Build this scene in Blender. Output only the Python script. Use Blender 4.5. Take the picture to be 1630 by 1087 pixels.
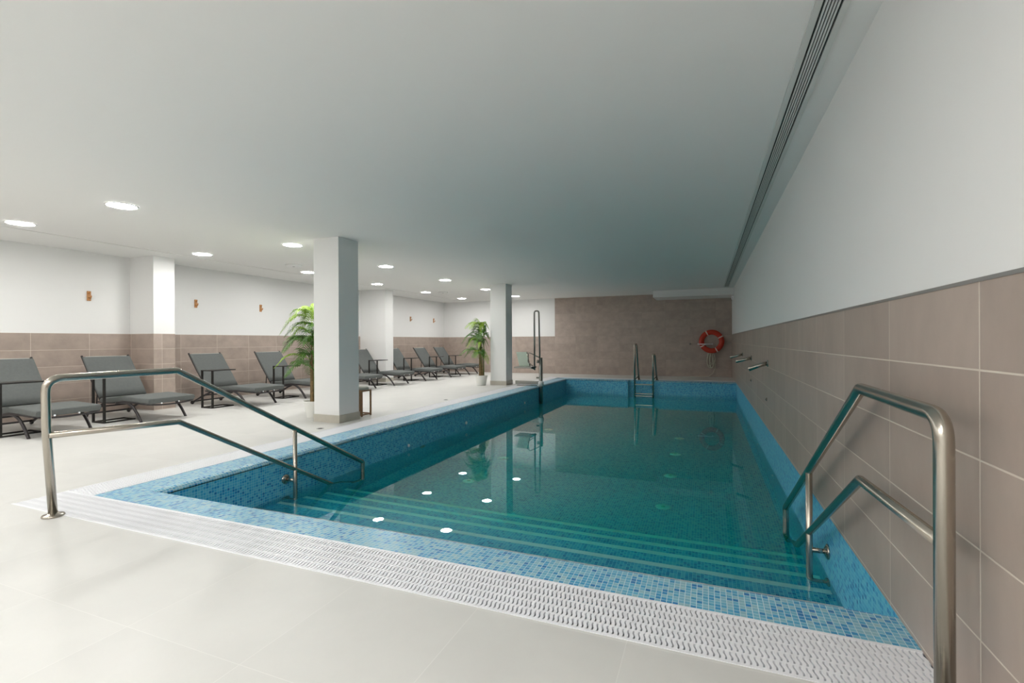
import bpy, math, random
from mathutils import Vector, Matrix
random.seed(7)
S = bpy.context.scene
for o in list(bpy.data.objects): bpy.data.objects.remove(o)
COL = S.collection

# ---------------------------------------------------------------- camera
def make_camera():
    F = 771.64; yaw, pit, rol = .3814, -.0008, .0051
    c, s = math.cos(yaw), math.sin(yaw); cp, sp = math.cos(pit), math.sin(pit); cr, sr = math.cos(rol), math.sin(rol)
    fw = Vector((-s*cp, c*cp, sp)); u0 = Vector((s*sp, -c*sp, cp)); r0 = Vector((c, s, 0))
    R = r0*cr - u0*sr; U = r0*sr + u0*cr
    cam = bpy.data.cameras.new('camera'); o = bpy.data.objects.new('camera', cam); COL.objects.link(o)
    cam.sensor_width = 36; cam.sensor_fit = 'HORIZONTAL'; cam.lens = F/1630*36; cam.clip_start = .05; cam.clip_end = 100
    m = Matrix((R, U, -fw)).transposed().to_4x4(); m.translation = Vector((0, 0, 1.2)); o.matrix_world = m
    S.camera = o
make_camera()

# ---------------------------------------------------------------- light and exposure
LAMP_E = 132.0           # downlight diffuser emission
LAMP_COL = (1.0, .985, .955)
S.view_settings.view_transform = 'Standard'; S.view_settings.look = 'None'
S.view_settings.gamma = 1; S.view_settings.use_curve_mapping = False
S.view_settings.exposure = 0.0
W = bpy.data.worlds.new('world'); S.world = W; W.use_nodes = True
W.node_tree.nodes['Background'].inputs[0].default_value = (0.02, 0.02, 0.02, 1)
W.node_tree.nodes['Background'].inputs[1].default_value = 0.1

# ---------------------------------------------------------------- dimensions (metres, z = 0 is the deck)
XR = .764; XL = -9.8; YB = 17.1; YF = -3.2; ZC = 2.76
YG, YC, YI = 1.968, 2.313, 2.57          # front: grate outer, coping outer, pool edge
XG, XC, XI = -4.833, -4.4875, -4.137     # left side: same
YBI, YBC, YBG = 14.9, 15.2, 15.52        # back side: same
ZW = -.42
LX = (-6.143, -8.233); LY0, LYD = 3.458, 2.441

# ---------------------------------------------------------------- materials
def mat(name, col=(.8,.8,.8), rough=.5, metal=0., emis=None, es=0., spec=None, bump=None, var=None, **k):
    m = bpy.data.materials.new(name); m.use_nodes = True
    nt = m.node_tree; b = nt.nodes['Principled BSDF']
    b.inputs['Base Color'].default_value = (*col, 1); b.inputs['Roughness'].default_value = rough
    b.inputs['Metallic'].default_value = metal
    if spec is not None: b.inputs['Specular IOR Level'].default_value = spec
    if emis: b.inputs['Emission Color'].default_value = (*emis, 1); b.inputs['Emission Strength'].default_value = es
    if bump or var:
        tc = nt.nodes.new('ShaderNodeTexCoord')
        n = nt.nodes.new('ShaderNodeTexNoise'); sc = (bump or var)[0]
        n.inputs['Scale'].default_value = sc; n.inputs['Detail'].default_value = 4
        nt.links.new(tc.outputs['Object'], n.inputs['Vector'])
        if bump:
            bp = nt.nodes.new('ShaderNodeBump'); bp.inputs['Strength'].default_value = bump[1]; bp.inputs['Distance'].default_value = .01
            nt.links.new(n.outputs[0], bp.inputs['Height']); nt.links.new(bp.outputs[0], b.inputs['Normal'])
        if var:
            n2 = n
            if bump:
                n2 = nt.nodes.new('ShaderNodeTexNoise'); n2.inputs['Scale'].default_value = var[0]
                nt.links.new(tc.outputs['Object'], n2.inputs['Vector'])
            r = nt.nodes.new('ShaderNodeValToRGB')
            r.color_ramp.elements[0].position = .3; r.color_ramp.elements[1].position = .7
            a = var[1]
            r.color_ramp.elements[0].color = (*[c*(1-a) for c in col], 1); r.color_ramp.elements[1].color = (*[min(1, c*(1+a)) for c in col], 1)
            nt.links.new(n2.outputs[0], r.inputs[0]); nt.links.new(r.outputs[0], b.inputs['Base Color'])
    return m

def grid_mat(name, pu, pv, uo, vo, gw, stops, grout, rough=.4, groutrough=.7, mott=0., mscale=3., bump=.3, stretch=1.):
    """tiles laid on the UV map (UV in metres): pitch pu x pv, joint gw, tile colour picked per tile from stops"""
    m = bpy.data.materials.new(name); m.use_nodes = True
    nt = m.node_tree; N = nt.nodes; L = nt.links; b = N['Principled BSDF']
    uv = N.new('ShaderNodeUVMap'); sp = N.new('ShaderNodeSeparateXYZ'); L.new(uv.outputs[0], sp.inputs[0])
    def M(op, a, b2=None, c=None):
        n = N.new('ShaderNodeMath'); n.operation = op
        for i, x in enumerate((a, b2, c)):
            if x is None: continue
            if isinstance(x, (int, float)): n.inputs[i].default_value = x
            else: L.new(x, n.inputs[i])
        return n.outputs[0]
    cells = []; masks = []
    for ax, p, o in ((0, pu, uo), (1, pv, vo)):
        t = M('DIVIDE', M('SUBTRACT', sp.outputs[ax], o), p)
        cells.append(M('FLOOR', t)); fr = M('FRACT', t)
        d = M('MULTIPLY', M('MINIMUM', fr, M('SUBTRACT', 1.0, fr)), p)
        masks.append(d)
    d = M('MINIMUM', masks[0], masks[1])
    mask = N.new('ShaderNodeMapRange'); mask.inputs['From Min'].default_value = gw*.35; mask.inputs['From Max'].default_value = gw*.65
    L.new(d, mask.inputs['Value'])
    cv = N.new('ShaderNodeCombineXYZ'); L.new(cells[0], cv.inputs[0]); L.new(cells[1], cv.inputs[1])
    wn = N.new('ShaderNodeTexWhiteNoise'); wn.noise_dimensions = '3D'; L.new(cv.outputs[0], wn.inputs['Vector'])
    ramp = N.new('ShaderNodeValToRGB'); cr = ramp.color_ramp
    while len(cr.elements) > 1: cr.elements.remove(cr.elements[-1])
    cr.elements[0].position = stops[0][0]; cr.elements[0].color = (*stops[0][1], 1)
    for p, c in stops[1:]:
        e = cr.elements.new(p); e.color = (*c, 1)
    L.new(wn.outputs['Value'], ramp.inputs[0])
    colout = ramp.outputs[0]
    if mott:
        mp = N.new('ShaderNodeMapping'); mp.inputs['Scale'].default_value = (1, stretch, 1); L.new(uv.outputs[0], mp.inputs[0])
        no = N.new('ShaderNodeTexNoise'); no.inputs['Scale'].default_value = mscale; no.inputs['Detail'].default_value = 7; no.inputs['Roughness'].default_value = .62
        ad = N.new('ShaderNodeVectorMath'); ad.operation = 'ADD'; L.new(mp.outputs[0], ad.inputs[0])
        sc = N.new('ShaderNodeVectorMath'); sc.operation = 'SCALE'; sc.inputs['Scale'].default_value = 7.3; L.new(cv.outputs[0], sc.inputs[0]); L.new(sc.outputs[0], ad.inputs[1])
        L.new(ad.outputs[0], no.inputs['Vector'])
        mr = N.new('ShaderNodeMapRange'); mr.inputs['From Min'].default_value = .3; mr.inputs['From Max'].default_value = .7
        mr.inputs['To Min'].default_value = 1-mott; mr.inputs['To Max'].default_value = 1+mott; L.new(no.outputs[0], mr.inputs['Value'])
        vm = N.new('ShaderNodeVectorMath'); vm.operation = 'SCALE'; L.new(colout, vm.inputs[0]); L.new(mr.outputs[0], vm.inputs['Scale'])
        colout = vm.outputs[0]
    mx = N.new('ShaderNodeMix'); mx.data_type = 'RGBA'; L.new(mask.outputs[0], mx.inputs['Factor'])
    mx.inputs[6].default_value = (*grout, 1); L.new(colout, mx.inputs[7]); L.new(mx.outputs[2], b.inputs['Base Color'])
    rr = N.new('ShaderNodeMapRange'); rr.inputs['To Min'].default_value = groutrough; rr.inputs['To Max'].default_value = rough
    L.new(mask.outputs[0], rr.inputs['Value']); L.new(rr.outputs[0], b.inputs['Roughness'])
    bp = N.new('ShaderNodeBump'); bp.inputs['Strength'].default_value = bump; bp.inputs['Distance'].default_value = .002
    L.new(mask.outputs[0], bp.inputs['Height']); L.new(bp.outputs[0], b.inputs['Normal'])
    return m

TS = [(0, (.40,.325,.28)), (.5, (.43,.35,.30)), (1, (.455,.372,.322))]
GR = (.68,.61,.53)
M_TILE_R = grid_mat('taupe_tile_right', .777, .272, 1.881, .017, .006, TS, GR, rough=.42, mott=.09, mscale=4, stretch=.5)
M_TILE_L = grid_mat('taupe_tile_left', .777, .272, 5.005, .006, .006, TS, GR, rough=.42, mott=.12, mscale=4)
M_TILE_B = grid_mat('taupe_tile_back', .777, .272, -5.16, .006, .004, TS, (.36,.32,.28), rough=.42, mott=.13, mscale=4)
BL = [(0,(.008,.20,.54)),(.06,(.012,.28,.62)),(.25,(.025,.38,.70)),(.42,(.05,.46,.74)),(.6,(.09,.52,.76)),(.8,(.15,.58,.76)),(1,(.06,.48,.76))]
M_MOS = grid_mat('blue_glass_mosaic', .0257, .0257, .004, .0, .0032, BL, (.32,.72,.86), rough=.3, groutrough=.6, bump=.25)
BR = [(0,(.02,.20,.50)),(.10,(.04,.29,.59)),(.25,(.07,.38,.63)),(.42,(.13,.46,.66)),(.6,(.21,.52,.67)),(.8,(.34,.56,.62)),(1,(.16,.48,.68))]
M_MOS_RIM = grid_mat('sheen_painted_glass_mosaic', .0257, .0257, .004, .0, .0032, BR, (.60,.76,.82), rough=.3, groutrough=.6, bump=.25)  # same tile as the basin, paler to put the rim's sheen into its colour
M_FLOOR = grid_mat('cream_floor_tile', .66, .66, -.3, 1.295, .0035, [(0,(.665,.66,.635)),(1,(.69,.685,.66))], (.75,.745,.72), rough=.38, mott=.035, mscale=2.2, bump=.08)
M_WHITE = mat('white_wall_paint', (.86,.86,.85), .7, bump=(220, .04))
M_CEIL = mat('white_ceiling_paint', (.86,.86,.84), .8)
M_BASE = mat('beige_skirting_tile', (.52,.49,.42), .45, var=(6,.05))
M_STEEL = mat('brushed_stainless_steel', (.46,.425,.37), .25, 1., bump=(60,.02))
M_DSTEEL = mat('dark_steel', (.28,.28,.26), .3, 1.)
M_PLASTIC = mat('white_plastic', (.90,.91,.95), .35)
M_GUTTER = mat('gutter_concrete', (.17,.18,.20), .7)
M_TRIM = mat('grey_metal_trim', (.35,.34,.33), .35, .7)
M_LAMP = mat('lamp_diffuser', (1,1,1), .5, emis=LAMP_COL, es=LAMP_E)
M_LAMPRING = mat('lamp_ring_white', (.85,.85,.84), .4)
M_FABRIC = mat('grey_mesh_fabric', (.12,.130,.126), .85, bump=(500,.15), var=(30,.05))
M_PIPING = mat('dark_piping', (.07,.08,.08), .8)
M_FRAME = mat('charcoal_metal', (.045,.04,.042), .4, .3)
M_BLACK = mat('black_metal', (.015,.013,.012), .45)
M_LIGHTSTRIP = mat('pale_edge_strip', (.5,.5,.46), .6)
M_WOOD = mat('orange_brown_wood', (.52,.25,.09), .5, var=(40,.2))
M_WOOD2 = mat('brown_lantern_wood', (.26,.15,.07), .5, var=(30,.2))
M_POT = mat('white_ceramic_pot', (.82,.82,.78), .35)
M_SOIL = mat('brown_soil', (.10,.05,.03), .9, bump=(60,.6))
M_STEM = mat('palm_cane', (.20,.13,.05), .6, var=(25,.35))
M_GCANE = mat('green_palm_cane', (.16,.22,.05), .55, var=(15,.3))
M_LEAF = mat('palm_leaf', (.075,.20,.02), .45, var=(8,.35))
M_LEAF2 = mat('palm_leaf_light', (.27,.44,.035), .45, var=(8,.3))
M_RED = mat('orange_red_foam', (.52,.035,.012), .45)
M_BAND = mat('pale_reflective_band', (.75,.60,.55), .4)
M_ROPE = mat('cream_rope', (.58,.56,.46), .8)
M_NOSE = mat('pale_step_nosing', (.80,.86,.90), .5)
M_SLOT = mat('dark_slot', (.03,.04,.035), .8)
M_GRILLE = mat('grille_white', (.66,.68,.65), .5)
M_PALEGREEN = mat('pale_green_plastic', (.55,.66,.56), .3)
M_WAX = mat('white_candle_wax', (.85,.84,.80), .4)
M_CAP = mat('grey_lantern_cap', (.38,.39,.33), .5)

def water_mat():
    m = bpy.data.materials.new('pool_water'); m.use_nodes = True
    nt = m.node_tree; N = nt.nodes; L = nt.links
    for n in list(N): N.remove(n)
    out = N.new('ShaderNodeOutputMaterial'); gl = N.new('ShaderNodeBsdfGlass')
    gl.inputs['IOR'].default_value = 1.333; gl.inputs['Roughness'].default_value = 0.0
    tc = N.new('ShaderNodeTexCoord'); no = N.new('ShaderNodeTexNoise'); no.inputs['Scale'].default_value = 2.2; no.inputs['Detail'].default_value = 2
    L.new(tc.outputs['Object'], no.inputs['Vector'])
    bp = N.new('ShaderNodeBump'); bp.inputs['Strength'].default_value = .05; bp.inputs['Distance'].default_value = .003
    L.new(no.outputs[0], bp.inputs['Height']); L.new(bp.outputs[0], gl.inputs['Normal'])
    L.new(gl.outputs[0], out.inputs['Surface'])
    va = N.new('ShaderNodeVolumeAbsorption'); va.inputs['Color'].default_value = (.0, .997, .955, 1); va.inputs['Density'].default_value = 2.4
    L.new(va.outputs[0], out.inputs['Volume'])
    return m
M_WATER = water_mat()

# ---------------------------------------------------------------- mesh helpers
class MB:
    def __init__(s): s.v = []; s.f = []; s.sm = []
    def box(s, x0, x1, y0, y1, z0, z1):
        i = len(s.v)
        s.v += [(x, y, z) for z in (z0, z1) for y in (y0, y1) for x in (x0, x1)]
        for q in ((0,2,3,1),(4,5,7,6),(0,1,5,4),(2,6,7,3),(0,4,6,2),(1,3,7,5)): s.f.append([i+k for k in q]); s.sm.append(False)
        return s
    def quad(s, *p):
        i = len(s.v); s.v += [tuple(q) for q in p]; s.f.append(list(range(i, i+len(p)))); s.sm.append(False); return s
    def rings(s, rings, closed=False, caps=True, smooth=True):
        n = len(rings[0]); i0 = len(s.v)
        for r in rings: s.v += [tuple(p) for p in r]
        m = len(rings)
        for a in range(m if closed else m-1):
            b = (a+1) % m
            for k in range(n):
                k2 = (k+1) % n
                s.f.append([i0+a*n+k, i0+a*n+k2, i0+b*n+k2, i0+b*n+k]); s.sm.append(smooth)
        if caps and not closed:
            s.f.append([i0+k for k in reversed(range(n))]); s.sm.append(False)
            s.f.append([i0+(m-1)*n+k for k in range(n)]); s.sm.append(False)
        return s
    def tube(s, path, r, n=12, closed=False, rr=None, flat=None):
        P = [Vector(p) for p in path]; m = len(P)
        T = []
        for i in range(m):
            a = P[(i-1) % m] if (closed or i) else P[0]
            b = P[(i+1) % m] if (closed or i < m-1) else P[-1]
            T.append((b-a).normalized())
        up = Vector((0,0,1)) if abs(T[0].z) < .9 else Vector((1,0,0))
        nrm = (up - T[0]*up.dot(T[0])).normalized()
        rings = []
        for i in range(m):
            nrm = (nrm - T[i]*nrm.dot(T[i])).normalized(); bn = T[i].cross(nrm)
            rad = rr[i] if rr else r
            rings.append([P[i] + nrm*(math.cos(2*math.pi*k/n)*rad) + bn*(math.sin(2*math.pi*k/n)*rad*(flat or 1)) for k in range(n)])
        return s.rings(rings, closed=closed)
    def lathe(s, prof, c=(0,0,0), n=32, axis='z', caps=True):
        rings = []
        for r, h in prof:
            R = []
            for k in range(n):
                a = 2*math.pi*k/n; u, w = r*math.cos(a), r*math.sin(a)
                if axis == 'z': R.append((c[0]+u, c[1]+w, c[2]+h))
                elif axis == 'x': R.append((c[0]+h, c[1]+u, c[2]+w))
                else: R.append((c[0]+w, c[1]+h, c[2]+u))
            rings.append(R)
        return s.rings(rings, caps=caps)
    def build(s, name, m, parent=None, loc=None, bevel=None, recenter=False):
        off = Vector((0,0,0))
        if parent is not None and not parent.get('_local'): off = Vector(parent['_org']) if parent.get('_org') else Vector((0,0,0))
        if recenter:
            xs = [v[0] for v in s.v]; ys = [v[1] for v in s.v]; zs = [v[2] for v in s.v]
            off = Vector(((min(xs)+max(xs))/2, (min(ys)+max(ys))/2, min(zs)))
        me = bpy.data.meshes.new(name)
        me.from_pydata([tuple(Vector(v)-off) for v in s.v], [], s.f); me.materials.append(m)
        me.polygons.foreach_set('use_smooth', s.sm)
        uvl = me.uv_layers.new(name='UVMap')
        for p in me.polygons:
            nx, ny, nz = (abs(c) for c in p.normal)
            for li in p.loop_indices:
                x, y, z = s.v[me.loops[li].vertex_index]
                uvl.data[li].uv = (y, z) if nx >= ny and nx >= nz else ((x, z) if ny >= nz else (x, y))
        me.update()
        o = bpy.data.objects.new(name, me); COL.objects.link(o)
        if recenter: o.location = off
        if loc: o.location = loc
        if parent is not None: o.parent = parent
        if bevel:
            b = o.modifiers.new('bevel', 'BEVEL'); b.width = bevel; b.segments = 2; b.limit_method = 'ANGLE'; b.angle_limit = math.radians(50)
        return o
def tag(o, label=None, cat=None, group=None, kind=None):
    if label: o['label'] = label
    if cat: o['category'] = cat
    if group: o['group'] = group
    if kind: o['kind'] = kind
    return o
def thing(name, loc, label, cat, group=None, local=False):
    o = bpy.data.objects.new(name, None); COL.objects.link(o); o.location = loc; o.empty_display_size = .1
    tag(o, label, cat, group)
    THINGS.append(o)
    if local: o['_local'] = 1
    else: o['_org'] = tuple(float(c) for c in loc)
    return o
THINGS = []
def struct(o, label=None): o['kind'] = 'structure'; return tag(o, label)
KIDS = {}
def dup(root, loc, rz, label):
    r = root.copy(); COL.objects.link(r); r.location = loc; r.rotation_euler = (0, 0, rz); r['label'] = label; THINGS.append(r)
    for ch in [o for o in ALL if o.parent == root]:
        c = ch.copy(); COL.objects.link(c); c.parent = r
        for g in [o for o in ALL if o.parent == ch]:
            d = g.copy(); COL.objects.link(d); d.parent = c
    return r
def fillet(pts, rads, seg=7):
    P = [Vector(p) for p in pts]; out = [P[0]]
    for i in range(1, len(P)-1):
        r = rads[i-1] if isinstance(rads, (list, tuple)) else rads
        a = (P[i-1]-P[i]).normalized(); b = (P[i+1]-P[i]).normalized()
        ang = a.angle(b); t = r/math.tan(ang/2)
        p0, p1 = P[i]+a*t, P[i]+b*t
        for k in range(seg+1):
            u = k/seg; out.append((p0*(1-u)+P[i]*u)*(1-u) + (P[i]*(1-u)+p1*u)*u)
    out.append(P[-1]); return out

# ---------------------------------------------------------------- room shell
f = MB()
f.box(XL, XR, YF, YG, -.12, 0)
f.box(XL, XG, YG, YB, -.12, 0)
f.box(XG, XR, YBG, YB, -.12, 0)
struct(f.build('floor', M_FLOOR), 'cream tiled deck around the pool')
# ceiling with a narrow shadow gap along the wall side
c = MB()
c.box(-8.655, XR+.1, YF-.1, YB+.1, ZC, ZC+.15)
c.box(XL-.1, -8.667, YF-.1, YB+.1, ZC-.004, ZC+.15)
struct(c.build('ceiling', M_CEIL), 'white plaster ceiling with round downlights')
MB().box(-8.667, -8.655, YF-.1, YB+.1, ZC+.02, ZC+.15)
# walls
w = MB().box(XR, XR+.15, YF-.15, YB+.15, 1.377, ZC); wr = struct(w.build('wall_right', M_WHITE))
t = MB().box(XR, XR+.15, YF-.15, YB+.15, 0, 1.377); t.build('tile_dado', M_TILE_R, wr)
struct(MB().box(XR-.004, XR+.01, YF, YB, 1.372, 1.384).build('trim_1', M_TRIM))
w = MB().box(XL-.15, XL, YF-.15, YB+.15, 1.366, ZC); wl = struct(w.build('wall_left', M_WHITE))
MB().box(XL-.15, XL+.004, YF-.15, YB+.15, 0, 1.366).build('tile_dado', M_TILE_L, wl)
w = MB().box(XL, -5.16, YB, YB+.15, 1.366, ZC); wb = struct(w.build('wall_back', M_WHITE))
MB().box(XL, -5.16, YB-.004, YB+.15, 0, 1.366).box(-5.16, XR, YB-.004, YB+.15, 0, ZC).build('tile_cladding', M_TILE_B, wb)
struct(MB().box(XL, XR, YF-.15, YF, 0, ZC).build('wall_front', M_WHITE))
# dropped beam at the far right
struct(MB().box(-1.56, XR, 15.85, YB-.004, 2.555, ZC+.01).build('ceiling_beam', M_WHITE), 'white dropped beam across the far right end')
# engaged wall piers
p1 = struct(MB().box(XL, -9.14, 5.64, 6.01, 1.366, ZC).build('wall_pier', M_WHITE), 'wall pier with tiled lower half between the loungers')
MB().box(XL, -9.136, 5.636, 6.014, 0, 1.366).build('tile_dado', M_TILE_L, p1)
p2 = struct(MB().box(XL, -8.87, 12.0, 12.38, 0, ZC).build('wall_pier', M_WHITE), 'all white wall pier beyond the near column')
MB().box(XL, -8.862, 11.992, 12.388, 0, .115).build('baseboard', M_BASE, p2)
# free-standing columns
for (x0, x1, y0, y1, lab) in ((-5.51, -5.035, 5.69, 6.13, 'near square white column beside the pool'), (-5.51, -5.05, 12.15, 12.6, 'far square white column beside the pool')):
    cl = struct(MB().box(x0, x1, y0, y1, 0, ZC).build('column', M_WHITE, bevel=.004), lab)
    MB().box(x0-.01, x1+.01, y0-.01, y1+.01, 0, .115).build('baseboard', M_BASE, cl)

# ---------------------------------------------------------------- pool
ZB = -1.5
STEPS = [(3.467, -.428), (3.79, -.56), (4.14, -.72), (4.466, -.89), (4.796, -1.065)]
RX0, RX1, RD = -2.21, -1.30, .16      # ladder recess in the back wall
b = MB()
b.box(XR, XR+.15, YC, YB, ZB, 0)                                   # right wall below the tiles
b.box(XC, RX0, YBI, YBC, ZB, -.03); b.box(RX1, XR, YBI, YBC, ZB, -.03); b.box(RX0, RX1, YBI+RD, YBC, ZB, -.03)
b.box(XC, XI, YC, YBI, ZB, -.04)
b.box(XI, XR, YC, YI, ZB, -.04)
# floor: shallow shelf sloping to the deep end
b.box(XI, XR, YI, YBC, -1.5, -1.3)
struct(b.build('pool_basin', M_MOS), 'blue mosaic pool basin')
# coping with a rounded pool-side edge, mitred at the front left corner
def coping_profile(r=.045):      # distance from outer edge 0..W, height
    return r
def coping_run(pts_outer, pts_inner, r=.04):
    """pts_* : two end points each (outer edge / inner edge)"""
    mb = MB(); rings = []
    for o_, i_ in zip(pts_outer, pts_inner):
        o_ = Vector(o_); i_ = Vector(i_); d = (i_-o_); wlen = d.length; dn = d.normalized()
        # true perpendicular offset is handled through d itself (works for mitres)
        k = 1.0
        ring = [o_+Vector((0,0,-.04)), o_.copy()]
        for q in range(7):
            a = math.pi/2*q/6
            fr = 1 - (r/ (abs(d.x) if abs(d.x) > 1e-4 and abs(d.y) < 1e-4 else (abs(d.y) if abs(d.x) < 1e-4 else max(abs(d.x), abs(d.y)))))*(1-math.sin(a))
            ring.append(o_ + d*fr + Vector((0,0,-r*(1-math.cos(a)))))
        ring.append(i_+Vector((0,0,-.041)))
        rings.append(ring)
    n = len(rings[0]); mb.v = [tuple(p) for R in rings for p in R]
    for k in range(n-1): mb.f.append([k, k+1, n+k+1, n+k]); mb.sm.append(1 < k < n-2)
    return mb
A = coping_run([(XC, YC, 0), (XR, YC, 0)], [(XI, YI, 0), (XR, YI, 0)], r=.018)
B = coping_run([(XC, YC, 0), (XC, YBC, 0)], [(XI, YI, 0), (XI, YBI, 0)], r=.05)
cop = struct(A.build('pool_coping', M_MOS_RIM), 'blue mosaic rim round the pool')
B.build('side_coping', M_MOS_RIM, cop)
bc = MB(); bc.box(XI, RX0, YBI, YBC, -.04, 0); bc.box(RX1, XR, YBI, YBC, -.04, 0); bc.box(RX0, RX1, YBI+RD, YBC, -.04, 0); bc.box(XC, XI, YBI, YBC, -.04, 0)
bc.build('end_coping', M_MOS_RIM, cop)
# steps
st = MB()
prev = YI
for i, (y, z) in enumerate(STEPS):
    st.box(XI, XR, prev, y, -1.3, z); prev = y
sto = struct(st.build('pool_steps', M_MOS), 'submerged mosaic steps along the near end')
for i, (y, z) in enumerate(STEPS):
    MB().box(XI+.002, XR-.002, y-.05, y+.006, z-.012, z+.004).build('step_nosing', M_NOSE, sto)
# water
wm = MB().box(XI-.01, XR+.01, YI-.01, YBI+RD+.01, -1.34, ZW)
wo = wm.build('pool_water', M_WATER); tag(wo, 'still blue-green water filling the long pool', 'water', kind='stuff')

# overflow gutters and wavy grates
g = MB()
def gutter(x0, x1, y0, y1): g.box(x0, x1, y0, y1, -.14, -.10)
gutter(XG, XR, YG, YC); gutter(XG, XC, YC, YBG); gutter(XC, XR, YBC, YBG)
g.box(XR, XR+.05, YG, YC, -.14, 0)
struct(g.build('gutter_channel', M_GUTTER), 'dark channel below the overflow grating')
def grate(name, length, width, org, ax, seg, rows=5, pitch=.0212):
    """bars run across the width with an S wave; ax = 'x' when the grate runs along x"""
    mb = MB(); n = int(length/pitch); wv = .0042; th = .0073; zt, zb = .001, -.02
    lip = .016; wi = width-2*lip
    def put(u, v, z): return (org[0]+u, org[1]+v, z) if ax == 'x' else (org[0]+v, org[1]+u, z)
    for i in range(n):
        u0 = (i+.5)*pitch*length/(n*pitch)
        i0 = len(mb.v); m = rows*seg
        for k in range(m+1):
            v = lip + wi*k/m; du = wv*math.sin(2*math.pi*k/seg)
            for (a, z) in ((-th, zb), (-th, zt), (th, zt), (th, zb)):
                mb.v.append(put(u0+du+a, v, z))
        for k in range(m):
            q = i0+4*k
            for a in range(3):
                mb.f.append([q+a, q+a+1, q+a+5, q+a+4]); mb.sm.append(False)
    def bx(u0, u1, v0, v1, z0, z1):
        a = put(u0, v0, z0); b_ = put(u1, v1, z1)
        mb.box(min(a[0],b_[0]), max(a[0],b_[0]), min(a[1],b_[1]), max(a[1],b_[1]), z0, z1)
    for r in range(1, rows):
        v = lip+wi*r/rows; bx(0, length, v-.006, v+.006, -.02, .0005)
    bx(0, length, 0, lip, -.05, .003); bx(0, length, width-lip, width, -.05, .003)
    return mb
gg = grate('f', XR-XG-.001, YC-YG, (XG, YG), 'x', 6).build('drain_grate', M_PLASTIC)
tag(gg, 'white wavy-slotted overflow grating along the near end of the pool', 'drain grate', 'overflow gratings')
gg = grate('l', YBG-YC, XC-XG, (XG, YC), 'y', 4).build('drain_grate', M_PLASTIC)
tag(gg, 'white overflow grating along the lounger side of the pool', 'drain grate', 'overflow gratings')
gg = grate('b', XR-XC-.001, YBG-YBC, (XC, YBC), 'x', 2).build('drain_grate', M_PLASTIC)
tag(gg, 'white overflow grating along the far end behind the ladder', 'drain grate', 'overflow gratings')

# ---------------------------------------------------------------- ceiling fixtures
ALL = []
def snapshot():
    global ALL; ALL = list(COL.objects)
t = thing('downlight', (LX[0], LY0, ZC), 'x', 'ceiling light', 'round ceiling downlights', local=True)
MB().lathe([(.135,-.003),(.158,-.003),(.160,-.006),(.158,-.011),(.148,-.013),(.137,-.010),(.135,-.003)], n=40, caps=False).build('ring', M_LAMPRING, t)
MB().lathe([(.0001,-.001),(.136,-.001),(.136,-.007),(.0001,-.007)], n=40).build('diffuser', M_LAMP, t)
snapshot()
ordn = ['nearest', 'second', 'third', 'fourth', 'fifth', 'farthest']
first = True
for j, X in enumerate(LX):
    row = 'pool-side row' if j == 0 else 'wall-side row'
    for k in range(-2, 6):
        if k >= 0:
            pos = {0: 'nearest the viewer', 1: 'second nearest', 2: 'third from the viewer', 3: 'third from the far wall', 4: 'second from the far wall', 5: 'nearest the far wall'}[k]
            lab = 'round white ceiling downlight in the %s, %s' % (row, pos)
        else:
            lab = 'round white ceiling downlight in the %s, %s the viewpoint' % (row, 'just beside' if k == -1 else 'well behind')
        loc = (X, LY0+LYD*k, ZC)
        if first: t.location = loc; t['label'] = lab; first = False
        else: dup(t, loc, 0, lab)
for (X, Y, lab) in ((-.75, -.25, 'added unseen fill downlight just behind the viewpoint on its right'), (-4.05, -.5, 'added unseen fill downlight left of and just behind the viewpoint'),
                    (-4.05, -2.0, 'added unseen fill downlight far behind the viewpoint on its left'), (-2.7, -.4, 'added unseen fill downlight just behind the viewpoint'),
                    (-2.7, -1.9, 'added unseen fill downlight by the wall behind the viewpoint'), (-1.2, -1.3, 'added unseen fill downlight behind the viewpoint on its right')):
    dup(t, (X, Y, ZC), 0, lab)  # unseen lamps added to brighten the near deck and right wall
# linear grille by the right wall
t = thing('ceiling_grille', (.54, 7.5, ZC), 'long slotted air grille in the ceiling beside the right wall', 'air grille')
gy0, gy1 = -1.0, 15.44
MB().box(.504, .59, gy0, gy1, ZC-.003, ZC).build('backing', M_SLOT, t)
MB().box(.470, .503, gy0, gy1, ZC-.012, ZC).box(.591, .622, gy0, gy1, ZC-.012, ZC).box(.503,.591,gy1-.02,gy1,ZC-.012,ZC).build('frame', M_GRILLE, t)
s_ = MB()
for k in range(5):
    x = .504+.086*(k+1)/6; s_.box(x-.0042, x+.0042, gy0, gy1-.02, ZC-.0115, ZC-.0035)
s_.build('blades', M_GRILLE, t)
for (x, y, lab) in ((-7.75, 7.47, 'flat white ceiling fitting above the loungers left of the near column'), (-7.73, 13.43, 'flat white ceiling fitting near the far left corner')):
    t = thing('ceiling_fitting', (x, y, ZC), lab, 'ceiling fitting', 'flat ceiling fittings')
    MB().lathe([(.001, -.03), (.12, -.03), (.15, -.022), (.155, -.008), (.155, .0)], (x, y, ZC), n=32).build('cover', M_LAMPRING, t)
    MB().lathe([(.001, -.034), (.02, -.034), (.022, -.03)], (x, y, ZC), n=16).build('sensor', M_TRIM, t)

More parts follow.
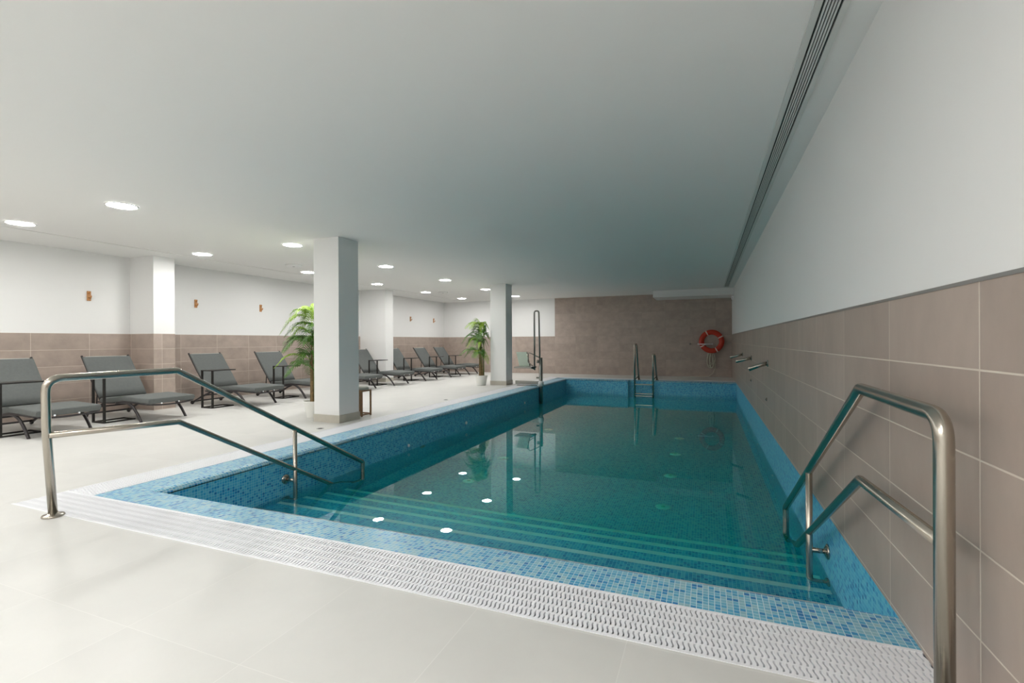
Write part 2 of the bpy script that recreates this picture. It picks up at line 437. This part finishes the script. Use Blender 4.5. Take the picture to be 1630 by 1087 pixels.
# ---------------------------------------------------------------- handrails
def handrail(X, sgn, wallX, lab, lean):
    t = thing('pool_handrail', (X, 1.81, 0), lab, 'handrail', 'stainless pool handrails')
    t['_org'] = (X, 1.81, 0)
    base = Vector((X+lean[0], 1.81+lean[1], 0))
    zt = .975; y0 = 1.81 if not lean[0] else 1.80
    top = [base, Vector((X+lean[0]*.28, y0+lean[1]*.25, .62)), Vector((X, y0, zt-.005))] if lean[0] else [base, Vector((X, y0, zt-.005))]
    pts = top + [Vector((X, 2.645, zt)), Vector((X, 4.93, -.30)), Vector((X, 4.93, -.80)), Vector((X, 4.74, -.72))]
    rad = ([.8] if lean[0] else []) + [.085, .02, .03, .09]
    MB().tube(fillet(pts, rad), .0255, 16).build('top_rail', M_STEEL, t)
    MB().tube(fillet([(X+lean[0]*.26, y0+.005+lean[1]*.25, .59), (X, 2.66, .555), (X, 4.55, -.52), (X, 4.76, -.72)], [.03, .06]), .0215, 14).build('lower_rail', M_STEEL, t)
    MB().tube(fillet([(X, 3.86, .295), (X, 3.86, -.50), (wallX-sgn*.004, 3.86, -.50)], [.05]), .021, 14).build('post', M_STEEL, t)
    MB().lathe([(.001,0),(.062,0),(.064,.006),(.060,.014),(.034,.018),(.028,.03),(.001,.03)], tuple(base), n=28).build('floor_flange', M_STEEL, t)
    b_ = MB().tube([(X, 3.86, -.245), (wallX, 3.86, -.245)], .0165, 14).build('wall_bracket', M_STEEL, t)
    for z, nm, par in ((-.245, 'bracket_plate', b_), (-.50, 'foot_plate', t)):
        m_ = MB().lathe([(.001, sgn*.001), (.050, sgn*.001), (.051, -sgn*.008), (.040, -sgn*.014), (.022, -sgn*.024), (.001, -sgn*.024)], (wallX, 3.86, z), n=24, axis='x')
        # children of a child share the thing's origin
        m_.v = [tuple(Vector(v)-Vector(t['_org'])) for v in m_.v] if par is b_ else m_.v
        m_.build(nm, M_STEEL, par)
    return t
handrail(-4.0, -1, XI, 'left stainless steel handrail with bent post on the deck corner by the loungers', (-.215, .125))
handrail(.652, 1, XR, 'right stainless steel handrail beside the taupe tiled wall', (0, 0))

# ---------------------------------------------------------------- ladder at the far end
t = thing('pool_ladder', (-1.735, 14.95, 0), 'stainless ladder with two looped handles in the far wall recess', 'pool ladder')
for X, zt, nm in ((-2.0, 1.09, 'tall handle loop'), (-1.47, .78, 'shorter handle loop')):
    MB().tube(fillet([(X, 14.86, -1.1), (X, 14.86, zt), (X+.035, 14.98, zt), (X+.085, 15.16, 0)], [.055, .05]), .028, 12).build('side_rail', M_STEEL, t)['label'] = nm
    MB().lathe([(.001,.012),(.05,.012),(.055,0)], (X+.085, 15.16, 0), n=20).build('flange', M_STEEL, t)
    MB().tube(fillet([(X, 14.86, .06), (X, 14.95, .02), (X+.08, 15.14, .12)], [.04]), .015, 10).build('stay', M_STEEL, t)
for z in (-.11, -.385, -.66, -.93):
    MB().box(-1.99, -1.48, 14.83, 14.90, z-.018, z+.012).build('tread', M_STEEL, t, bevel=.006)

# ---------------------------------------------------------------- pool lift
LYY = 12.25; lx = -4.09
t = thing('pool_lift', (lx, LYY, 0), 'steel pool lift mast with pale seat on the pool edge', 'pool lift')
MB().tube([(lx, LYY, -.75), (lx, LYY, .76)], .047, 16).build('mast', M_DSTEEL, t)
MB().tube(fillet([(lx-.17, LYY-.02, .42), (lx-.17, LYY-.02, 2.0), (lx-.045, LYY-.02, 2.0), (lx-.02, LYY-.02, .60)], [.06, .06]), .022, 12).build('lifting_bar', M_DSTEEL, t)
MB().box(lx-.72, lx+.03, LYY-.04, LYY+.04, .04, .135).build('deck_arm', M_DSTEEL, t, bevel=.008)
MB().tube([(lx-.68, LYY-.02, .012), (lx-.1, LYY-.02, .012)], .012, 8).build('arm_foot', M_STEEL, t)
MB().lathe([(.001,0),(.075,0),(.075,.10),(.06,.13),(.048,.14)], (lx, LYY, 0), n=24).build('deck_socket', M_LAMPRING, t)
MB().lathe([(.001,0),(.03,0),(.034,.02),(.03,.04),(.001,.04)], (lx-.10, LYY, .20), n=8).tube([(lx-.10, LYY, .22), (lx, LYY, .22)], .012, 8).build('clamp_knob', M_STEEL, t)
MB().lathe([(.001,-.04),(.03,-.04),(.034,.0),(.03,.04),(.001,.04)], (lx-.07, LYY-.05, .66), n=10).build('pivot', M_STEEL, t)
MB().tube(fillet([(lx-.17, LYY-.02, .47), (lx-.34, LYY-.02, .50)], []), .03, 10).build('seat_arm', M_DSTEEL, t)
MB().box(lx-.69, lx-.20, LYY-.22, LYY+.22, .475, .515).build('seat', M_DSTEEL, t, bevel=.01)
sb = MB(); R1 = []
for k in range(7):
    z = .515+.385*k/6; q = -.09*k/6
    R1.append([(lx-.685+q, LYY+.18, z), (lx-.36+q, LYY+.18, z), (lx-.36+q, LYY+.205, z), (lx-.685+q, LYY+.205, z)])
sb.rings(R1, smooth=False).build('seat_back', M_PALEGREEN, t, bevel=.008)
MB().tube([(lx-.36, LYY+.15, .52), (lx-.45, LYY+.15, .90)], .012, 8).build('back_tube', M_STEEL, t)
MB().tube(fillet([(lx-.18, LYY-.1, .53), (lx-.33, LYY-.1, .64), (lx-.31, LYY-.1, .90), (lx-.02, LYY-.04, .76)], [.05, .04]), .012, 10).build('armrest', M_DSTEEL, t)

# ---------------------------------------------------------------- life ring and its rope
rc = Vector((.155, 16.975, 1.155))
t = thing('life_ring', tuple(rc), 'orange-red life ring with pale bands hanging on the far wall', 'life ring')
def torus_pts(R, r, a0, a1, n, m, flat=.8):
    rings = []
    for i in range(n+1):
        a = a0+(a1-a0)*i/n
        rings.append([(rc.x+(R+r*math.cos(b_))*math.cos(a), rc.y+r*flat*math.sin(b_), rc.z+(R+r*math.cos(b_))*math.sin(a)) for b_ in [2*math.pi*k/m for k in range(m)]])
    return rings
MB().rings(torus_pts(.302, .080, 0, 2*math.pi, 48, 16)[:-1], closed=True).build('foam_ring', M_RED, t)
for a in (28, 118, 208, 298):
    a = math.radians(a); MB().rings(torus_pts(.302, .083, a-.06, a+.06, 3, 16)).build('band', M_BAND, t)
t2 = thing('ring_holder', (rc.x, YB, rc.z-.12), 'white bar holder fixed behind the life ring', 'wall bracket')
MB().tube([(rc.x-.40, 16.90, 1.07), (rc.x+.02, 16.90, 1.07)], .014, 10).build('bar', M_PLASTIC, t2)
MB().tube([(rc.x+.02, 16.89, 1.07), (rc.x+.02, YB, 1.07)], .02, 10).build('peg', M_PLASTIC, t2)
MB().lathe([(.001,-.03),(.02,-.02),(.028,0),(.02,.02),(.001,.03)], (rc.x-.40, 16.90, 1.07), n=12).build('end_knob', M_PLASTIC, t2)
rp = MB()
for k, (w_, h_, dx) in enumerate(((.16, .50, 0), (.12, .44, -.03), (.13, .36, .05), (.08, .50, .03))):
    pts = []
    for i in range(28):
        a = 2*math.pi*i/28
        pts.append((rc.x-.03+dx+w_*math.sin(a)*(.55+.45*math.sin(a/2)**2)*.8, 17.03-.012*k, .80-h_/2+h_/2*math.cos(a)))
    rp.tube(pts, .015, 6, closed=True)
rp.tube([(rc.x+.10, 17.0, .45), (rc.x+.10, 17.0, .28), (rc.x+.03, 16.99, .12), (rc.x-.1, 16.97, .025), (rc.x-.3, 16.95, .012), (rc.x-.65, 16.96, .012)], .010, 6)
rp.tube([(rc.x-.03, 17.02, .80), (rc.x-.01, 17.0, .87), (rc.x-.02, 16.96, .90)], .012, 6)
o = rp.build('rope', M_ROPE, recenter=True); tag(o, 'cream rope looped below the life ring and trailing on the deck', 'rope')
t = thing('wall_hook', (-.50, YB, 1.08), 'small metal wall fitting left of the life ring', 'wall hook')
MB().lathe([(.001,-.03),(.028,-.028),(.03,0)], (-.50, YB-.004, 1.08), n=14, axis='y').build('plate', M_TRIM, t)
MB().tube([(-.50, YB-.03, 1.08), (-.50, YB-.07, 1.09)], .008, 8).build('peg', M_STEEL, t)
t = thing('wall_sensor', (.72, 15.98, 2.42), 'tiny pale sensor in the corner under the far beam', 'sensor')
MB().box(XR-.06, XR, 15.95, 16.03, 2.42, 2.53).build('housing', M_PLASTIC, t, bevel=.008)
MB().box(XR-.045, XR-.02, 15.946, 15.951, 2.45, 2.47).build('lens', M_TRIM, t)

# ---------------------------------------------------------------- water spouts on the right wall
for (Y, z, lab, tip) in ((7.30, .885, 'nearest polished water spout on the taupe wall', (.53, .80)), (9.84, .87, 'middle water spout on the taupe wall', (.50, .80)), (12.16, .875, 'farthest water spout on the taupe wall', (.50, .80))):
    t = thing('water_spout', (XR, Y, z), lab, 'water spout', 'water spouts on the right wall')
    MB().tube([(XR, Y, z), (XR-.08, Y, z-.02), (tip[0], Y, tip[1])], .027, 14).build('nozzle', M_STEEL, t)
    MB().lathe([(.001,-.012),(.045,-.012),(.05,0)], (XR, Y, z), n=20, axis='x').build('wall_plate', M_DSTEEL, t)
for (Y, z, lab) in ((7.45, .385, 'small round wall fitting below the nearest spout'), (9.9, .46, 'small round wall fitting below the middle spout')):
    t = thing('wall_fitting', (XR, Y, z), lab, 'wall fitting', 'small round wall fittings')
    MB().lathe([(.001,-.012),(.02,-.012),(.024,0)], (XR, Y, z), n=16, axis='x').build('cover', M_STEEL, t)
    MB().lathe([(.001,-.02),(.008,-.02),(.009,-.011)], (XR, Y, z), n=12, axis='x').build('button', M_DSTEEL, t)

# pool inlets
for i, (X, Y) in enumerate([(-.47, 5.81), (-.47, 7.0), (-.47, 8.2), (-.47, 9.4), (-2.98, 5.84), (-2.98, 7.04), (-2.98, 9.4)]):
    z = -1.3
    lab = 'pale round floor inlet under the water, %s row, %s' % ('right' if i < 4 else 'left', ('nearest', 'second', 'third', 'farthest')[i if i < 4 else (0, 1, 3)[i-4]])
    t = thing('floor_inlet', (X, Y, z), lab, 'pool inlet', 'round inlets on the pool floor')
    MB().lathe([(.001,.014),(.05,.014),(.085,.008),(.09,-.01)], (X, Y, z), n=24).build('cover', M_PLASTIC, t)
    MB().lathe([(.001,.02),(.022,.02),(.024,.013)], (X, Y, z), n=12).build('cap', M_PALEGREEN, t)
for (X, Y, z, r, lab, sg) in ((XI, 8.01, -.31, .03, 'small chrome jet above the waterline on the left pool wall, nearer one', 1), (XI, 11.12, -.31, .03, 'small chrome jet above the waterline on the left pool wall, farther one', 1),
                          (XI, 6.14, -.35, .022, 'small pale jet just above the waterline on the left pool wall', 1), (XI, 6.52, -.53, .07, 'round pool lamp below the waterline on the left pool wall', 1),
                          (XR, 6.82, -.70, .03, 'pale inlet below the waterline on the right pool wall, nearer one', -1), (XR, 8.67, -.66, .03, 'pale inlet below the waterline on the right pool wall, farther one', -1)):
    lampy = r > .05
    t = thing('pool_lamp' if lampy else 'wall_jet', (X, Y, z), lab, 'pool lamp' if lampy else 'pool jet')
    MB().lathe([(r*.72, sg*.016), (r*.95, sg*.014), (r, 0)], (X, Y, z), n=24, axis='x', caps=False).build('rim', M_PLASTIC if not lampy else M_TRIM, t)
    MB().lathe([(.001, sg*.012), (r*.5, sg*.012), (r*.73, sg*.015)], (X, Y, z), n=24, axis='x')  .build('face', M_PLASTIC if not lampy else M_DSTEEL, t)
for (X, Y, lab) in ((-4.98, 5.25, 'small flush drain in the deck in front of the near column'), (-4.98, 8.75, 'small flush drain in the deck beyond the near column')):
    t = thing('deck_drain', (X, Y, 0), lab, 'drain', 'small deck drains')
    MB().lathe([(.001,.001),(.05,.001),(.052,-.002)], (X, Y, .001), n=20).build('cover', M_TRIM, t)
    MB().lathe([(.001,.0015),(.03,.0015),(.031,.0)], (X, Y, .0015), n=20).build('strainer', M_SLOT, t)

# ---------------------------------------------------------------- coat hooks
hooks = [(5.0, 'wooden coat hook on the white wall, left of the tiled wall pier'), (6.87, 'wooden coat hook on the white wall, just right of the tiled wall pier'),
         (8.44, 'wooden coat hook on the white wall, left of the near palm'), (14.70, 'wooden coat hook beyond the white wall pier, nearer one'), (16.28, 'wooden coat hook nearest the far left corner')]
for Y, lab in hooks:
    t = thing('coat_hook', (XL, Y, 1.93), lab, 'coat hook', 'wooden coat hooks')
    MB().box(XL, XL+.018, Y-.028, Y+.028, 1.925, 2.09).build('back_plate', M_WOOD, t, bevel=.004)
    MB().tube(fillet([(XL+.015, Y, 1.975), (XL+.06, Y, 1.965), (XL+.075, Y, 2.01)], [.015]), .010, 10).build('peg', M_WOOD, t)
    MB().tube([(XL+.015, Y, 2.05), (XL+.05, Y, 2.075)], .009, 10).build('upper_peg', M_WOOD, t)

# ---------------------------------------------------------------- sun loungers
def slab_loft(path, wd, th, r=.02, n=5):
    """rounded slab following path of (x, z) top-surface points, thickness downwards along the normal"""
    mb = MB(); rings = []
    P = [Vector((p[0], 0, p[1])) for p in path]
    for i, p in enumerate(P):
        a = P[max(i-1, 0)]; b_ = P[min(i+1, len(P)-1)]; T = (b_-a).normalized(); nn = Vector((-T.z, 0, T.x))
        e = 1.0
        hw = wd/2; ring = []
        shrink = .012 if i in (0, len(P)-1) else 0
        for (cy, cn, a0) in ((hw-r, -r-shrink, 0), (-hw+r, -r-shrink, 90), (-hw+r, -th+r+shrink, 180), (hw-r, -th+r+shrink, 270)):
            for k in range(n):
                an = math.radians(a0+90*k/(n-1))
                ring.append(p + Vector((0, cy+r*math.cos(an), 0)) + nn*(cn+r*math.sin(an)))
        rings.append(ring)
    return mb.rings(rings)
def smooth_path(pts, n=6):
    P = [Vector(p) for p in pts]; out = []
    for i in range(len(P)-1):
        p0 = P[max(i-1, 0)]; p1 = P[i]; p2 = P[i+1]; p3 = P[min(i+2, len(P)-1)]
        for k in range(n):
            u = k/n
            out.append(.5*((2*p1)+(p2-p0)*u+(2*p0-5*p1+4*p2-p3)*u*u+(3*p1-p0-3*p2+p3)*u**3))
    out.append(P[-1]); return out
t0 = thing('sun_lounger', (0, 0, 0), 'x', 'sun lounger', 'grey sun loungers along the left wall', local=True)
seat_top = [(-.37,.335),(-.2,.337),(0,.355),(.19,.384),(.4,.380),(.62,.372),(.79,.366),(.835,.360)]
sp2 = [(p.x, p.y) for p in smooth_path([(a, b_, 0) for a, b_ in seat_top], 4)]
st_ = slab_loft(sp2, .70, .084, .022).build('seat_cushion', M_FABRIC, t0)
for s_ in (-1, 1):
    MB().tube([(p[0], s_*.346, p[1]-.030) for p in sp2], .004, 6).build('piping', M_PIPING, st_)
bk = [(-.365,.350),(-.44,.455),(-.60,.68),(-.74,.875),(-.805,.965),(-.822,.985)]
b_o = slab_loft(list(reversed(bk)), .70, .045, .018).build('back_cushion', M_FABRIC, t0)
MB().tube([(-.832, -.30, .978), (-.832, .30, .978)], .007, 8).build('edge_strip', M_LIGHTSTRIP, b_o)
for s_ in (-1, 1):
    y = s_*.335
    MB().tube(smooth_path([(-.42, y, .27), (-.2, y, .262), (0, y, .272), (.19, y, .295), (.4, y, .292), (.62, y, .283), (.80, y, .277)], 3), .015, 10).build('side_rail', M_FRAME, t0)
    MB().tube([(-.36, s_*.337, .29), (-.635, s_*.337, .655), (-.862, s_*.337, .992)], .016, 10).build('back_rail', M_FRAME, t0)
    MB().tube(smooth_path([(.02, y, .268), (.18, y, .285), (.31, y, .278), (.43, y, .222), (.52, y, .14), (.585, y, .06), (.63, y, .0)], 4), .022, 10, flat=.8).build('leg', M_FRAME, t0)
    MB().tube([(-.28, y*.93, .262), (-.55, y*.93, .155), (-.79, y*.93, .035)], .019, 10).build('leg', M_FRAME, t0)
    MB().lathe([(.001,-.014),(.033,-.014),(.036,-.008),(.036,.008),(.033,.014),(.001,.014)], (-.80, y*.93, .036), n=18, axis='y').build('wheel', M_BLACK, t0)
    MB().tube([(-.56, s_*.27, .60), (-.60, s_*.27, .19)], .010, 8).build('back_prop', M_FRAME, t0)
MB().tube([(-.78, -.30, .055), (-.78, .30, .055)], .014, 10).build('cross_bar', M_FRAME, t0)
MB().tube([(-.50, -.30, .18), (-.50, .30, .18)], .012, 10).build('cross_bar', M_FRAME, t0)
MB().tube([(.40, -.33, .285), (.40, .33, .285)], .012, 10).build('cross_bar', M_FRAME, t0)
MB().tube(smooth_path([(.80, -.335, .277), (.80, -.2, .258), (.80, 0, .250), (.80, .2, .258), (.80, .335, .277)], 4), .013, 10).build('foot_bar', M_FRAME, t0)
for y in (-.16, .10):
    MB().lathe([(.001,-.012),(.009,-.009),(.012,0),(.009,.009),(.001,.012)], (.822, y, .281), n=10).build('clip', M_PLASTIC, t0)
snapshot()
# C-shaped side table
tb0 = thing('side_table', (0, 0, 0), 'x', 'side table', 'black side tables between the loungers', local=True)
bw = .014
for x in (-.135, .135): MB().box(x-bw, x+bw, -bw, bw, 0, .68).build('upright', M_BLACK, tb0)
MB().box(-.146, .146, bw, .011+bw, 0, .02).box(-.146, -.124, bw, .42, 0, .02).box(.124, .146, bw, .42, 0, .02).box(-.146, .146, .40, .42, 0, .02).box(-.146,.146,-bw,bw,0,.02).build('base_frame', M_BLACK, tb0)
MB().box(-.15, .15, -.015, .46, .678, .696).build('table_top', M_BLACK, tb0, bevel=.002)
snapshot()
LG = [(3.73, 0, 'nearest grey sun lounger, its head cut by the left edge, left of the handrail post'),
      (5.04, 0, 'grey sun lounger seen through the left handrail, beside the tiled wall pier'),
      (6.82, .05, 'grey sun lounger just beyond the tiled wall pier, side table at its left'),
      (8.28, 0, 'grey sun lounger partly hidden behind the near palm'),
      (9.97, 0, 'grey sun lounger whose foot end shows right of the near column'),
      (11.44, 0, 'grey sun lounger fully visible in front of the white wall pier'),
      (13.03, 0, 'grey sun lounger half hidden by the white wall pier'),
      (14.62, 0, 'grey sun lounger second from the far wall'),
      (15.96, 0, 'grey sun lounger nearest the far wall, foot end behind the far palm')]
for i, (Y, rz, lab) in enumerate(LG):
    if i == 0: t0.location = (-8.55, Y, 0); t0.rotation_euler = (0, 0, rz); t0['label'] = lab
    else: dup(t0, (-8.55, Y, 0), rz, lab)
TB = [(3.30, 'black C-shaped side table at the nearest lounger, cut by the left edge'), (4.45, 'black C-shaped side table between the two nearest loungers'),
      (6.16, 'black C-shaped side table right of the tiled wall pier'), (7.75, 'black C-shaped side table left of the near palm'),
      (10.92, 'black C-shaped side table in front of the lounger by the white wall pier'), (12.57, 'black C-shaped side table just beyond the white wall pier'),
      (14.05, 'black C-shaped side table second from the far wall'), (15.38, 'black C-shaped side table nearest the far wall')]
for i, (Y, lab) in enumerate(TB):
    if i == 0: tb0.location = (-8.485, Y, 0); tb0['label'] = lab
    else: dup(tb0, (-8.485, Y, 0), 0, lab)

# ---------------------------------------------------------------- potted palms
def frond(base, az, length, rise, droop, nl, wl, rnd):
    """arching feather frond: rachis tube and drooping narrow leaflets on both sides"""
    mb = MB(); d = Vector((math.cos(az), math.sin(az), 0)); side = Vector((-d.y, d.x, 0)); pts = []
    N_ = 14
    for i in range(N_+1):
        u = i/N_
        pts.append(Vector(base) + d*(length*(u*.9+.1*u*u)) + Vector((0, 0, rise*math.sin(min(1, u*1.15)*math.pi*.62) - droop*u*u*u)))
    mb.tube(pts, .004, 5, rr=[.006*(1-.75*i/N_) for i in range(N_+1)])
    for k in range(nl):
        u = .16+.84*k/(nl-1); q = u*N_; i = min(int(q), N_-1); p = pts[i].lerp(pts[i+1], q-i); T = (pts[i+1]-pts[i]).normalized()
        ll = wl*math.sin(math.pi*(.18+.80*u))**.7*(.9+.2*rnd.random())
        for s_ in (-1, 1):
            dirv = (side*s_*.85 + T*(.45+.5*u) + Vector((0,0,.25-.1*rnd.random()))).normalized()
            w0 = T*.0092
            a0 = p; 
            m1 = p + dirv*ll*.4; m2 = p + dirv*ll*.75 + Vector((0,0,-ll*.14)); e = p + dirv*ll*.98 + Vector((0,0,-ll*.38))
            i0 = len(mb.v)
            mb.v += [tuple(v) for v in (a0-w0*.5, a0+w0*.5, m1-w0, m1+w0, m2-w0*.8, m2+w0*.8, e)]
            mb.f += [[i0, i0+1, i0+3, i0+2], [i0+2, i0+3, i0+5, i0+4], [i0+4, i0+5, i0+6]]; mb.sm += [True]*3
    return mb
def palm(x, y, seed, lab, clear=.30, H=1.95):
    rnd = random.Random(seed)
    t = thing('potted_palm', (x, y, 0), lab, 'potted plant', 'palms in white pots'); 
    MB().lathe([(.001,0),(.115,0),(.122,.01),(.155,.20),(.172,.255),(.176,.27),(.168,.272),(.160,.25),(.150,.22)], (x, y, 0), n=36, caps=False).build('pot', M_POT, t)
    MB().lathe([(.001,.232),(.155,.228),(.150,.20)], (x, y, 0), n=28).build('soil', M_SOIL, t)
    canes = [(0, 0, H-.30), (.055, .03, H-.52), (-.05, .04, H-.66), (.01, -.06, H-.78), (-.04, -.03, H-1.02), (.05, -.04, H-1.12)]
    tiers = []
    for ci, (dx, dy, h) in enumerate(canes):
        top = Vector((x+dx*1.25, y+dy*1.25, h))
        pts = smooth_path([(x+dx, y+dy, .21), (x+dx*1.05, y+dy*.98, .6), tuple(top)], 6) if h > .7 else [Vector((x+dx, y+dy, .21)), top]
        nP = len(pts)
        MB().tube(pts, .014, 8, rr=[.021*(1-.6*i/(nP-1)) for i in range(nP)]).build('cane', M_STEM if ci in (3, 4, 5) else M_GCANE, t)
        nf = 11 if ci == 0 else (8 if ci < 4 else 6)
        for k in range(nf):
            az = 2*math.pi*(k/nf)+rnd.uniform(-.25, .25)+ci*.7
            inner = k % 3 == 0
            L_ = rnd.uniform(.36, .52)*(1.08 if ci > 3 else 1)
            hb = top - Vector((0, 0, rnd.uniform(0, .10)))
            wl = .20; cz = math.cos(az)
            if cz > -.15:
                wl = .20-.13*min(1, (cz+.15)/.5); L_ = min(L_, (-5.53-wl*.75-hb.x)/max(.15, cz)) if cz > .15 else min(L_, .30)
                L_ = max(L_, .05)
            fb = frond(hb, az, L_*(.55 if inner and ci == 0 else 1), rnd.uniform(.10, .20)*(1.3 if inner else 1), rnd.uniform(.16, .34), 19, wl, rnd)
            fb.build('frond', M_LEAF2 if (ci == 0 or rnd.random() < .22) else M_LEAF, t)
    return t
palm(-5.80, 6.0, 3, 'tall green palm in a white pot left of the near column')
palm(-5.72, 12.0, 11, 'tall green palm in a white pot left of the far column')

# ---------------------------------------------------------------- low stool behind the near column
lxn, lyn = -5.24, 6.42; hw = .11
t = thing('wooden_stool', (lxn, lyn, 0), 'low open wooden frame stool with grey seat just behind the near column', 'stool')
for sx in (-1, 1):
    for sy in (-1, 1): MB().box(lxn+sx*hw-.012, lxn+sx*hw+.012, lyn+sy*hw-.012, lyn+sy*hw+.012, .0, .42).build('leg', M_WOOD2, t, bevel=.002)
for nm, z in (('lower_frame', .016), ('upper_frame', .396)):
    fr = MB()
    for q in (-1, 1):
        fr.box(lxn-hw+.012, lxn+hw-.012, lyn+q*hw-.010, lyn+q*hw+.010, z, z+.022); fr.box(lxn+q*hw-.010, lxn+q*hw+.010, lyn-hw+.012, lyn+hw-.012, z, z+.022)
    fr.build(nm, M_WOOD2, t)
MB().lathe([(.001,.42),(.12,.42),(.130,.432),(.127,.455),(.10,.472),(.001,.478)], (lxn, lyn, 0), n=28).build('seat', M_CAP, t)

for o in THINGS:
    for k in ('_org', '_local'):
        if k in o: del o[k]
